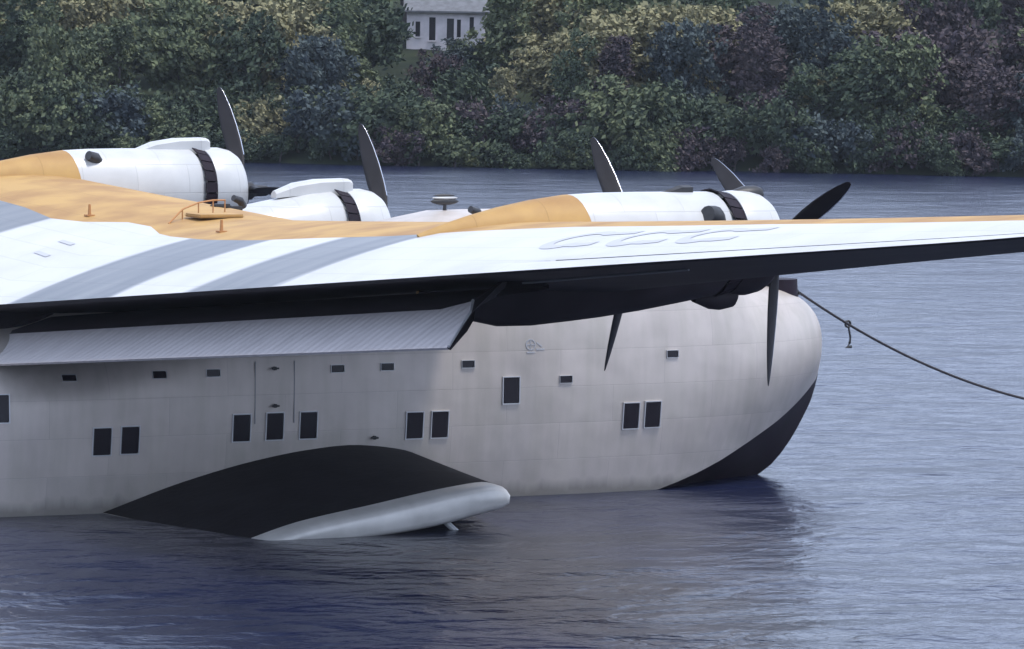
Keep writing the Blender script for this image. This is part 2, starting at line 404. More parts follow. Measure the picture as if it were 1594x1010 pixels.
rows = [(-.1, 1.7, (4, 5), (.60, .85)), (1.2, 1.9, (4, 5), (.75, 1.25)), (3.2, 2.4, (4, 5, 0), (.75, 1.1)), (6.5, 3.2, (0, 1, 2, 3), (.66, .95)), (11, 3.7, (0, 1, 2), (.85, 1.15)),
        (17, 4.2, (0, 1, 2), (.95, 1.2)), (25, 4.8, (0, 1, 2), (1.0, 1.3)), (35, 5.2, (0, 1, 2, 3), (1.0, 1.25)), (52, 7, (0, 2), (1.4, 1.8))]
HU0, HU1 = 17.2, 25.0      # clear gap in front of the cottage (along the shore)
for dd, sp, ks, (s0, s1) in rows:
    u = -16 - dd * .25
    while u < 78 + dd * .35:
        d2 = dd + rt.uniform(-.8, .8) * (1 if dd < 5 else 2); uu = u + rt.uniform(-.5, .5)
        k = rt.choice(ks); s = rt.uniform(s0, s1); c = pick_col(uu, dd)
        if 10 < dd < 45 and HU0 < uu < HU1:
            hs = .95 if dd < 15 else (.72 if dd < 20 else (.72 if dd < 30 else .42))
            for k2 in range(4 if dd > 20 else (2 if dd > 15 else 1)): plant(uu + k2 * sp * .27, d2 if dd < 30 else 34.0 + .4 * k2, rt.choice((4, 5)), pick_col(uu, 1), hs * rt.uniform(.85, 1.2))
            u += sp; continue
        if 5 < dd <= 10.9 and HU0 - .5 < uu < HU1: s *= .58
        plant(uu, d2, k, c, s); u += sp * rt.uniform(.85, 1.15)

# the wood going on along the bank on both sides, well outside the picture: one mass
WV = []; WF = []; rw = random.Random(5)
for ua, ub in ((-150, -22), (88, 215)):
    for dd in (1, 5, 11, 19, 29, 42):
        u = ua
        while u < ub:
            q = shore(u + rw.uniform(-1, 1), dd); h = (1.6, 3.2, 4.6, 5.2, 5.8, 7.5)[(1, 5, 11, 19, 29, 42).index(dd)] * rw.uniform(.8, 1.15); r_ = h * .55
            c = Vector((q.x, q.y, ground_h(u, dd) + h * .55))
            for _ in range(420):
                d = Vector((rw.gauss(0, 1), rw.gauss(0, 1), rw.gauss(0, 1))).normalized() * rw.uniform(.6, 1.05)
                p = c + Vector((d.x * r_, d.y * r_, d.z * h * .5)); nv = Vector((rw.gauss(0, 1), rw.gauss(0, 1), rw.gauss(.6, 1))).normalized()
                a_ = nv.orthogonal().normalized() * r_ * .13; b_ = nv.cross(a_) * .7; i = len(WV)
                WV += [p - a_, p - b_, p + a_, p + b_]; WF.append((i, i + 1, i + 2, i + 3))
            u += max(2.4, h * .62)
wd = mesh_obj('woodland', WV, WF, LEAVES[0]); tag(wd, kind='stuff')

# distinct trees and small things of the far bank
plant(30.6, 12.5, 2, 2, 1.18, 'big pale yellow-green rounded tree standing out of the dark slope above the starboard engines', name='broadleaf_tree')
plant(44.2, 18.0, 0, 2, 1.05, 'sunlit pale tree high on the slope at the right, beside a dark purple one')
plant(15.3, 8.0, 3, 2, .80, 'slim pale yellow tree rising on the slope just left of the white cottage')
plant(47.6, 17.5, 1, 3, 1.15, 'tall dark purple-brown tree at the upper right edge of the slope')

ORD = ['first', 'second', 'third', 'fourth', 'fifth', 'sixth', 'seventh', 'eighth', 'ninth', 'tenth', 'eleventh', 'twelfth', 'thirteenth', 'fourteenth', 'fifteenth', 'sixteenth', 'seventeenth', 'eighteenth', 'nineteenth', 'twentieth'] + ['twenty-' + w_ for w_ in ('first', 'second', 'third', 'fourth', 'fifth', 'sixth', 'seventh', 'eighth', 'ninth')]
CP = Vector((-42.0295574, -72.38096644, 8.48329179))
sets = {}
for root, fo, co, kw, wh in AUTO:
    dv = root.location - CP; px = dv.dot(_r) / dv.dot(_d) * 7568 + 797
    if not -30 < px < 1624:
        wh = 'beyond the ' + ('left' if px < 0 else 'right') + ' picture edge'
    sets.setdefault((fo, co, kw, wh), []).append((px, root))
for (fo, co, kw, wh), L in sets.items():
    L.sort(key=lambda q: q[0])
    for i, (px, root) in enumerate(L):
        pl = 'bushes' if kw == 'bush' else 'trees'
        root['label'] = f'{ORD[i]} from left of {fo} {co} {pl} {wh}' if len(L) > 1 else f'the only {fo} {co} {kw} {wh}'

# cottage: white walls, dark openings, grey roof
HC = shore(21.3, 38.0); HZ = 5.05
hz_rot = math.atan2(SD.y, SD.x)
house = empty('white_cottage', (HC.x, HC.y, HZ)); house.rotation_euler = (0, 0, hz_rot)
tag(house, 'small white walled cottage with dark openings half hidden in trees on the far slope', 'cottage')
CWALL = mat('whitewashed_wall', (0.84, 0.78, 0.80), rough=0.8, noise=0.2, nscale=1.5)
CROOF = mat('grey_slate', (0.16, 0.17, 0.19), rough=0.8, noise=0.3, nscale=3)
Wd, Dp, Hh = 4.5, 3.6, 2.45
ops = [(-1.62, .26, .9, 1.75), (-.80, .36, .7, 2.0), (.22, .40, .3, 1.95), (.70, .22, .9, 1.9), (1.42, .24, 1.0, 2.05)]
xs = sorted({-Wd / 2, Wd / 2, *[o[0] - o[1] / 2 for o in ops], *[o[0] + o[1] / 2 for o in ops]})
zs = sorted({-.6, Hh, *[o[2] for o in ops], *[o[3] for o in ops]})
parts = []
for xa, xb in zip(xs, xs[1:]):
    for za, zb in zip(zs, zs[1:]):
        xm, zm_ = (xa + xb) / 2, (za + zb) / 2
        if any(abs(xm - o[0]) < o[1] / 2 and o[2] < zm_ < o[3] for o in ops): continue
        parts.append(([(xa, 0, za), (xb, 0, za), (xb, 0, zb), (xa, 0, zb)], [(0, 1, 2, 3)]))
for o in ops:
    xa, xb, za, zb = o[0] - o[1] / 2, o[0] + o[1] / 2, o[2], o[3]
    parts.append(([(xa, 0, za), (xa, .18, za), (xa, .18, zb), (xa, 0, zb)], [(0, 1, 2, 3)]))
    parts.append(([(xb, 0, za), (xb, .18, za), (xb, .18, zb), (xb, 0, zb)], [(0, 1, 2, 3)]))
    parts.append(([(xa, 0, za), (xb, 0, za), (xb, .18, za), (xa, .18, za)], [(0, 1, 2, 3)]))
    parts.append(([(xa, 0, zb), (xb, 0, zb), (xb, .18, zb), (xa, .18, zb)], [(0, 1, 2, 3)]))
hw = Wd / 2
parts.append(([(-hw, 0, -.6), (-hw, Dp, -.6), (-hw, Dp, Hh), (-hw, Dp / 2, Hh + 1.1), (-hw, 0, Hh)], [(0, 1, 2, 3, 4)]))
parts.append(([(hw, 0, -.6), (hw, Dp, -.6), (hw, Dp, Hh), (hw, Dp / 2, Hh + 1.1), (hw, 0, Hh)], [(0, 1, 2, 3, 4)]))
parts.append(([(-hw, Dp, -.6), (hw, Dp, -.6), (hw, Dp, Hh), (-hw, Dp, Hh)], [(0, 1, 2, 3)]))
mesh_obj('wall', *join(parts), CWALL, house)
rfv = []
for ya, za, yb, zb in ((-.35, Hh - .18, Dp / 2, Hh + 1.16), (Dp + .35, Hh - .18, Dp / 2, Hh + 1.16)):
    rfv.append(([(-hw - .2, ya, za), (hw + .2, ya, za), (hw + .2, yb, zb), (-hw - .2, yb, zb), (-hw - .2, ya, za + .1), (hw + .2, ya, za + .1), (hw + .2, yb, zb + .1), (-hw - .2, yb, zb + .1)],
                [(0, 1, 2, 3), (4, 5, 6, 7), (0, 1, 5, 4), (1, 2, 6, 5), (2, 3, 7, 6), (3, 0, 4, 7)]))
rf = mesh_obj('roof', *join(rfv), CROOF, house)
mesh_obj('chimney', *box((1.2, Dp / 2, Hh + 1.35), (.4, .4, .9)), CROOF, rf)
for i, o in enumerate(ops):
    isd = o[2] < .5
    wv = mesh_obj('door' if isd else 'window', *join([box((o[0], .15, (o[2] + o[3]) / 2), (o[1], .04, o[3] - o[2]))]), GLASS if not isd else DARKM, house)
    if not isd: mesh_obj('sill', *box((o[0], -.03, o[2] - .04), (o[1] + .1, .14, .06)), CWALL, wv)

def rock(name, c, s, seed, mt):
    bm = bmesh.new(); bmesh.ops.create_icosphere(bm, subdivisions=2, radius=1); r_ = random.Random(seed)
    for v in bm.verts: v.co = Vector((v.co.x * s[0], v.co.y * s[1], v.co.z * s[2])) * r_.uniform(.82, 1.15)
    v = [x.co.copy() for x in bm.verts]; f = [[q.index for q in p.verts] for p in bm.faces]; bm.free()
    return mesh_obj(name, v, f, mt, loc=c, smooth=True)
STONE = mat('pale_stone', (0.42, 0.42, 0.40), rough=0.85, noise=0.4, nscale=2)
q = shore(44.0, 0.7)
tag(rock('boulder', (q.x, q.y, 1.35), (.75, .3, .16), 3, STONE), 'long flat pale boulder low among the dark bushes at the right of the far bank', 'boulder')
q = shore(47.2, 0.9)
tag(rock('boulder', (q.x, q.y, 1.3), (.3, .25, .22), 4, STONE), 'small round pale boulder among the dark bushes, right of the long flat one', 'boulder')

# ------------------------------------------------------------------ FLYING BOAT (x forward, y to port, z up, water at 0)
AC = empty('flying_boat', (-2, 0, 0))
tag(AC, 'moored four-engined silver flying boat with orange wing tops, rows of dark windows and sea-wing sponsons', 'flying boat')
ORG = Vector((2, 0, 0))      # geometry below is written about x = 0 at the inboard propellers
def part(name, v, f, mats, parent=None, **k):
    return mesh_obj(name, v, f, mats, AC if parent is None else parent, loc=(ORG if parent is None else (0, 0, 0)), **k)

# --- hull sections:   x,   keel z, chine y, chine z, beam y, beam z, top z, exponent
HT = [(-30.0, 2.30, .05, 2.60, .10, 2.75, 3.00, 2.0), (-27, 1.70, .20, 2.1, .40, 2.5, 3.15, 2.1), (-22, .75, .55, 1.2, .85, 2.2, 3.3, 2.2), (-17, .0, 1.0, .45, 1.30, 2.0, 3.15, 2.2), (-13, -.55, 1.40, -.05, 1.58, 1.8, 2.95, 2.0), (-11, -.8, 1.6, -.2, 1.76, 1.7, 2.85, 2.0),
      (-9.3, -.95, 1.66, -.28, 1.87, 1.7, 2.88, 2.0), (-7.8, -1.05, 1.68, -.31, 1.91, 1.7, 3.35, 2.2), (-5, -1.10, 1.70, -.32, 1.92, 1.75, 4.35, 2.6), (-3, -1.10, 1.71, -.28, 1.92, 1.75, 4.45, 2.6), (-1.4, -1.10, 1.72, -.25, 1.92, 1.75, 4.76, 2.6), (0, -1.10, 1.72, -.22, 1.92, 1.75, 4.78, 2.6), (1.83, -.98, 1.66, -.06, 1.89, 1.8, 4.74, 2.55),
      (2.6, -.88, 1.58, .12, 1.83, 1.85, 4.62, 2.5), (3.5, -.68, 1.41, .41, 1.70, 1.95, 4.25, 2.4), (4.2, -.48, 1.22, .69, 1.54, 2.02, 3.72, 2.3), (4.6, -.33, 1.10, .86, 1.43, 2.08, 3.52, 2.25), (5.08, -.10, .90, 1.05, 1.24, 2.12, 3.42, 2.2),
      (5.55, .17, .66, 1.26, 1.00, 2.18, 3.34, 2.1), (5.95, .60, .42, 1.45, .74, 2.24, 3.20, 2.05), (6.22, 1.02, .25, 1.60, .50, 2.28, 3.02, 2.0), (6.40, 1.36, .13, 1.72, .28, 2.32, 2.80, 2.0), (6.50, 1.70, .03, 1.84, .06, 2.30, 2.45, 2.0)]
def hull_ring(x):
    zk, yc, zc, ym, zm, zt, e = smooth_table(x, HT)
    h = [(0, zk), (yc * .34, lerp(zk, zc, .40)), (yc * .68, lerp(zk, zc, .74)), (yc, zc)]
    for i in range(1, 6):
        t = i / 5; h.append((lerp(yc, ym, math.sin(t * math.pi / 2)), lerp(zc, zm, t)))
    for i in range(1, 17):
        a = math.pi / 2 * i / 16
        h.append((ym * max(0, math.cos(a)) ** (2 / e), zm + (zt - zm) * math.sin(a) ** (2 / e)))
    return h
def hull_y(x, z):
    h = hull_ring(x)
    for (ya, za), (yb, zb) in zip(h[3:], h[4:]):
        if za <= z <= zb: return lerp(ya, yb, (z - za) / max(zb - za, 1e-6))
    return 0
xs = [-30, -28.5, -27, -24.5, -22, -19.5, -17, -15, -13, -12, -11, -10.5, -10, -9.65, -9.3, -9.0, -8.7, -8.25, -7.8, -7.4, -7, -6, -5, -4, -3, -2.2, -1.4, -.7, 0, 1, 1.8, 2.2, 2.6, 3.0, 3.3, 3.6, 3.9, 4.1, 4.3, 4.6, 4.85, 5.08, 5.3, 5.55, 5.75, 5.95, 6.08, 6.2, 6.3, 6.38, 6.45, 6.5]
rings = []
for x in xs:
    h = hull_ring(x)
    rings.append([(x, -y, z) for y, z in h] + [(x, y, z) for y, z in h[-2:0:-1]])
n = len(rings[0]); nh = len(hull_ring(0))
v, f = loft(rings)
def is_bottom(face):
    j = [i % n for i in face]
    if len(face) > 4: return 0
    a = sorted(j); return 1 if (max(a) <= 3) or (min(a) >= n - 3) or (0 in a and n - 1 in a) else 0
fm = [is_bottom(q) for q in f]
side_f = [q for q, k in zip(f, fm) if not k]; bot_f = [q for q, k in zip(f, fm) if k]
def compact(v, f):
    used = sorted({i for q in f for i in q}); mp = {i: k for k, i in enumerate(used)}
    return [v[i] for i in used], [tuple(mp[i] for i in q) for q in f]
hull = fix_normals(part('hull', *compact(v, side_f), ALU, smooth=True, sharp=50))
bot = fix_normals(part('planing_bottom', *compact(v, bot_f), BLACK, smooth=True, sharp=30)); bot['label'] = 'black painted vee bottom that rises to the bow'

def on_hull(x, z, out=0.0, side=-1):
    """Frame on the hull side: origin plus tangent matrix (X fore-aft, Y outward, Z up)."""
    P = Vector((x, side * hull_y(x, z), z))
    tx = (Vector((x + .1, side * hull_y(x + .1, z), z)) - Vector((x - .1, side * hull_y(x - .1, z), z))).normalized()
    tz = (Vector((x, side * hull_y(x, z + .1), z + .1)) - Vector((x, side * hull_y(x, z - .1), z - .1))).normalized()
    ny = tz.cross(tx).normalized()
    if ny.y * side < 0: ny = -ny
    tz = tx.cross(ny).normalized() if tx.cross(ny).z > 0 else ny.cross(tx).normalized()
    M = Matrix((tx, ny, tz)).transposed()
    return P + ny * out, M
def xf(vf, P, M): return [P + M @ Vector(q) for q in vf[0]], vf[1]
def frame_geo(w, h, b, d):
    return join([box((0, 0, h / 2 + b / 2), (w + 2 * b, d, b)), box((0, 0, -h / 2 - b / 2), (w + 2 * b, d, b)), box((-w / 2 - b / 2, 0, 0), (b, d, h)), box((w / 2 + b / 2, 0, 0), (b, d, h))])
def hull_window(x, z, w, h, side=-1, label=None, b=.016, name='window'):
    P, M = on_hull(x, z, 0.0, side)
    g = part(name, *xf(box((0, 0, 0), (w, .03, h), bev=.012), P, M), GLASS)
    fr = mesh_obj('frame', *xf(frame_geo(w, h, b, .045), P, M), FRAME, g)
    if label: g['label'] = label
    return g
for sd_ in (-1, 1):
    for (x, z) in [(-10.3, 1.75), (-8.53, 1.18), (-8.04, 1.19), (-6.04, 1.33), (-5.43, 1.34), (-4.81, 1.34), (-2.81, 1.28), (-2.33, 1.28), (-.97, 1.82), (1.43, 1.32), (1.87, 1.33), (-12.6, 1.8), (-13.1, 1.8), (-15.6, 1.9)]:
        hull_window(x, z, .31, .44, sd_)
    for (x, z) in [(-9.05, 2.2), (-7.51, 2.23), (-6.56, 2.24), (-4.28, 2.26), (-3.35, 2.27), (-1.81, 2.28), (.10, 1.98), (2.26, 2.36)]:
        hull_window(x, z, .24, .12, sd_, b=.007, name='berth_window')
    # door panel between the triple windows: raised seams
    for x in (-5.80, -5.08):
        P, M = on_hull(x, 1.9, .0, sd_); part('door_seam', *xf(box((0, 0, 0), (.014, .012, 1.02)), P, M), STEEL)
    for x, z in ((-5.45, 2.29), (-5.44, 1.68), (-3.57, 1.10)):
        P, M = on_hull(x, z, .03, sd_); part('fitting', *xf(join([box((0, 0, 0), (.06, .07, .06), bev=.012), box((0, .02, 0), (.12, .03, .03))]), P, M), DARKM)
# small painted badge ahead of the first berth window: globe outline and stand
P, M = on_hull(-.52, 2.56, .001)
bd = []
for i in range(14):
    a = 2 * math.pi * i / 14; bd.append(box((.085 * math.cos(a) - .07, 0, .085 * math.sin(a) + .02), (.045, .012, .02), Matrix.Rotation(-a - math.pi / 2, 4, 'Y')))
bd += [box((-.07, 0, .02), (.15, .012, .018)), box((-.07, 0, .02), (.018, .012, .15)), box((.10, 0, .02), (.12, .012, .025), Matrix.Rotation(R(35), 4, 'Y')),
       box((.12, 0, -.06), (.16, .012, .03)), box((-.07, 0, -.11), (.16, .012, .025))]
part('badge', *xf(join(bd), P, M), GREYP)['label'] = 'small dark painted globe badge on the forward hull side'

# flight deck glazing round the front of the cabin top
for i in range(-3, 4):
    pass
def roof_point(x, t):
    h = hull_ring(x); seg = h[-16:]; k = t * 15; i = min(int(k), 14); return lerp(seg[i][0], seg[i + 1][0], k - i), lerp(seg[i][1], seg[i + 1][1], k - i)
for sd_ in (-1, 1):
    for (xa, xb, ta, tb) in [(3.25, 3.85, .80, .98), (3.35, 3.9, .60, .78), (2.85, 3.3, .40, .56), (2.25, 2.75, .40, .56), (1.6, 2.1, .42, .56)]:
        vv = []
        for x, t in ((xa, ta), (xb, ta), (xb, tb), (xa, tb)):
            y, z = roof_point(x, t); vv.append(Vector((x, sd_ * y, z)))
        nn = (vv[1] - vv[0]).cross(vv[3] - vv[0]).normalized()
        if nn.z < 0: nn = -nn
        part('windscreen', [q + nn * .012 for q in vv] + [q - nn * .03 for q in vv], [(0, 1, 2, 3), (4, 5, 6, 7), (0, 1, 5, 4), (1, 2, 6, 5), (2, 3, 7, 6), (3, 0, 4, 7)], GLASS)

# bow mooring hatch standing open, bitts and cable cleat
hx = 5.55
hatch = part('mooring_hatch', *join([tube([(5.62, 0, 3.15), (5.62, 0, 3.50)], [.36, .34], 24), box((5.25, 0, 3.62), (.07, .60, .52), Matrix.Rotation(R(-14), 4, 'Y'), bev=.02)]), BLACK, smooth=True, sharp=40)
hatch['label'] = 'open dark mooring hatch on top of the bow'
mesh_obj('bollard', *join([tube([(6.00, 0, 3.05), (6.00, 0, 3.30)], [.05, .05], 10), tube([(6.00, -.14, 3.24), (6.00, .14, 3.24)], [.03, .03], 8)]), DARKM, hatch)

# --- wing
SPAN = 25.5; ZT0 = 3.2307; ZTB = .09763; INC = math.tan(R(1.0))
def xte(s): return -10.4 + .13 * s
def xle(s): return -1.85 - .108 * s
def tipk(s): return 1.0 if s < 23.2 else math.sqrt(max(0, 1 - ((s - 23.2) / 2.32) ** 2)) 
def zte(s): return ZT0 + ZTB * s
def foil(xc, m, p, th):
    yt = 5 * th * (.2969 * math.sqrt(max(xc, 0)) - .126 * xc - .3516 * xc**2 + .2843 * xc**3 - .1020 * xc**4)
    yc = m / p**2 * (2 * p * xc - xc * xc) if xc < p else m / (1 - p)**2 * ((1 - 2 * p) + 2 * p * xc - xc * xc)
    return yc, yt
def wing_pt(s, xc, up=True, y=None):
    k = s / SPAN; tk = tipk(s); c0 = xle(s) - xte(s); xm = lerp(xle(s), xte(s), .45); c = c0 * tk
    yc, yt = foil(xc, .055 - .010 * k, .38, .196 - .081 * k)
    x = xm + c * (.45 - xc)
    return Vector((x, s, zte(s) + (1 - xc) * c * INC + (1 - tk) * c0 * .05 + c * (yc + (yt if up else -yt))))
BND_S = [(0, .56), (.8, .585), (2.5, .617), (4.3, .627), (6, .612), (8.3, .60), (10, .545), (12.3, .50), (17.5, .52), (23.7, .62), (25.5, .62)]
BND_P = [(0, .56), (.8, .535), (1.6, .541), (2.5, .594), (3.45, .619), (5, .60), (6.1, .60), (8, .60), (12, .55), (25.5, .6)]
def build_wing(sd_):
    S = [0, .4, .8, 1.2, 1.6, 2.0, 2.5, 3, 3.45, 4, 4.5, 5, 5.5, 6, 6.5, 7.2, 8, 8.8, 9.6, 10.4, 11.2, 12.3, 13.2, 14.2, 15.2, 16.3, 17.5, 18.7, 20, 21.3, 22.4, 23.2, 24, 24.6, 25.0, 25.3, 25.48]
    AIL = 14.35
    cols = []
    for s in S:
        b = table(s, BND_S if sd_ < 0 else BND_P)[0]
        hg = .925
        up = [1.0, .985, .965, .945, hg + .0045, hg, hg - .0045] + [lerp(hg - .0045, b, t) for t in (.15, .3, .45, .6, .75, .88)] + [b] + [lerp(b, 0, t) for t in (.08, .18, .3, .42, .54, .65, .75, .83, .89, .93, .96, .98, .993, 1.0)]
        lo = [.007, .02, .05, .1, .16, .24, .34, .45, .56, .67, .78, .88, .95, .985]
        ring = []
        for i, xc in enumerate(up):
            P = wing_pt(s, xc, True)
            if i == 5 and s > AIL: P.z -= .03
            ring.append((P.x, sd_ * P.y, P.z))
        for xc in lo:
            P = wing_pt(s, xc, False)
            ring.append((P.x, sd_ * P.y, P.z - (.02 if xc > .5 else .0)))
        cols.append(ring)
    n = len(cols[0]); v, f = loft(cols)
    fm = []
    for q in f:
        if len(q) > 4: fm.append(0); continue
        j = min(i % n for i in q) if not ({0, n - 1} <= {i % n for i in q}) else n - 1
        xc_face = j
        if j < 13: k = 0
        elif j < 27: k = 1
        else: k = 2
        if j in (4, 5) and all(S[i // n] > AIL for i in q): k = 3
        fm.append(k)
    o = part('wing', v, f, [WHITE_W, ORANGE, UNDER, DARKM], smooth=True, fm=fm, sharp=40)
    o = fix_normals(o); return o
wing_s = build_wing(-1); wing_s['label'] = 'starboard wing reaching towards the viewer and out of the picture at the right'
wing_p = build_wing(1); wing_p['label'] = 'port wing beyond the hull'

# flaps hanging down below the trailing edge
def build_flap(sd_):
    rings = []
    for s in (.2, 1.2, 2.5, 4.2, 6, 8, 10, 12, 13.5):
        prof = [(2.6, -.12), (1.7, -.17), (.80, -.44), (.56, -.58), (.30, -.73), (-.12, 2.30 + .0917 * s - zte(s))]
        U = [Vector((xte(s) + a, sd_ * s, zte(s) + b)) for a, b in prof]
        if s > 13:
            for q_, ds_ in zip(U, (2.2, 1.6, .95, .60, .32, 0)): q_.y -= sd_ * ds_
        rings.append(U + [U[-1] + Vector((.03, 0, -.03)), U[4] + Vector((.05, 0, -.08)), U[3] + Vector((.05, 0, -.10)), U[2] + Vector((.04, 0, -.11)), U[1] + Vector((.02, 0, -.11)), U[0] + Vector((0, 0, -.05))])
    fv, ff = loft(rings)
    fl = fix_normals(part('flap', fv, ff, [FLAP, UNDER], smooth=True, sharp=50, fm=[0 if len(q) == 4 and 2 <= min(i % 12 for i in q) and max(i % 12 for i in q) <= 6 else 1 for q in ff]))  # upper faces dark: shade beneath the trailing edge painted into their colour
    fl['label'] = 'lowered landing flap hanging below the trailing edge'
    # end rib, hinge brackets
    P = rings[-1]
    mesh_obj('end_rib', [q + Vector((0, sd_ * .02, 0)) for q in P] + [q + Vector((0, sd_ * .06, 0)) for q in P], [tuple(range(12)), tuple(range(12, 24))] + [(i, (i + 1) % 12, 12 + (i + 1) % 12, 12 + i) for i in range(12)], UNDER, fl)
    # pale strip added along the outboard end as its edge's catch light
    mesh_obj('edge_glint_strip', *tube([rings[-1][2] + Vector((0, sd_ * .05, .02)), rings[-1][3] + Vector((0, sd_ * .05, .02)), rings[-1][5] + Vector((0, sd_ * .05, .02))], .022, 6), FRAME, fl)
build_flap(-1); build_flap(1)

for sd_ in (-1, 1):     # pale strip added to imitate light reflected along the lower wing
    part('reflected_light_strip', *tube([(wing_pt(s, .62, False).x, sd_ * s, wing_pt(s, .62, False).z - .035) for s in (12.0, 13, 14, 15, 16.2)], .018, 6), STEEL)
# registration strokes painted on the starboard wing, almost edge-on to the viewer
def wing_ribbon(pts, wdt, sd_=-1, name='registration_mark'):
    v = []; f = []
    for i, (s, xc) in enumerate(pts):
        a = pts[max(i - 1, 0)]; b = pts[min(i + 1, len(pts) - 1)]
        c = xle(s) - xte(s); tx, ty = -(b[1] - a[1]) * c, (b[0] - a[0]); L = math.hypot(tx, ty) or 1
        nx, ny = -ty / L, tx / L
        for k in (-.5, .5):
            ss = s + ny * wdt * k; xx = xc - nx * wdt * k / c
            P = wing_pt(ss, xx); v.append((P.x, sd_ * P.y, P.z + .006))
    for i in range(len(pts) - 1): f.append((2 * i, 2 * i + 1, 2 * i + 3, 2 * i + 2))
    return part(name, v, f, GREYP)
for s0 in (13.65, 15.25, 16.85):
    pts = []
    for i in range(25):
        a = R(50) + R(260) * i / 24
        pts.append((s0 + .42 + .42 * math.cos(a), .70 + .082 * math.sin(a)))
    wing_ribbon([(s0 + 1.25, .755), (s0 + .95, .768)] + pts + [(s0 + 1.0, .628), (s0 + 1.35, .622)], .20)
for s0, x0 in ((-.95, .765), (-1.2, .70)):     # small marks near the centre
    a = abs(s0)
    v = []
    for ds, dx in ((-.28, -.006), (.28, -.006), (.28, .006), (-.28, .006)):
        P = wing_pt(a + ds, x0 + dx); v.append((P.x, P.y, P.z + .008))
    part('walkway_mark', v, [(0, 1, 2, 3)], GREYP)

# --- engines
HUBS = [(-.41, -9.07, 4.69), (0, -4.19, 4.33), (0, 4.19, 4.13), (-.41, 9.07, 4.69)]
ANG = [183.2, -38.0, -31, -32]
def revolve(prof, n=40, cx=0, cy=0, cz=0):
    rings = [[(x + cx, cy + r * math.cos(2 * math.pi * k / n), cz + r * math.sin(2 * math.pi * k / n)) for k in range(n)] for x, r in prof]
    return loft(rings, caps=False)
def blade_geo(a):
    er = Vector((0, -math.sin(a), math.cos(a))); et = Vector((0, -math.cos(a), -math.sin(a))); ex = Vector((1, 0, 0))
    rings = []
    for r, ch, th, be in [(.16, .13, .13, 62), (.34, .13, .12, 60), (.5, .18, .09, 68), (.75, .29, .065, 64), (1.05, .32, .05, 61), (1.4, .31, .038, 58), (1.75, .26, .028, 56), (2.0, .19, .02, 54), (2.15, .13, .014, 52), (2.23, .08, .009, 50), (2.26, .02, .006, 46)]:
        b = R(be); cv = et * math.cos(b) + ex * math.sin(b); nv = ex * math.cos(b) - et * math.sin(b)
        ring = []
        for k in range(14):
            t = 2 * math.pi * k / 14; ring.append(er * r + cv * (ch / 2 * math.cos(t)) + nv * (th / 2 * math.sin(t) + (th * .35 * (1 - math.cos(t)**2))))
        rings.append(ring)
    return loft(rings)
names = ['starboard outboard', 'starboard inboard', 'port inboard', 'port outboard']
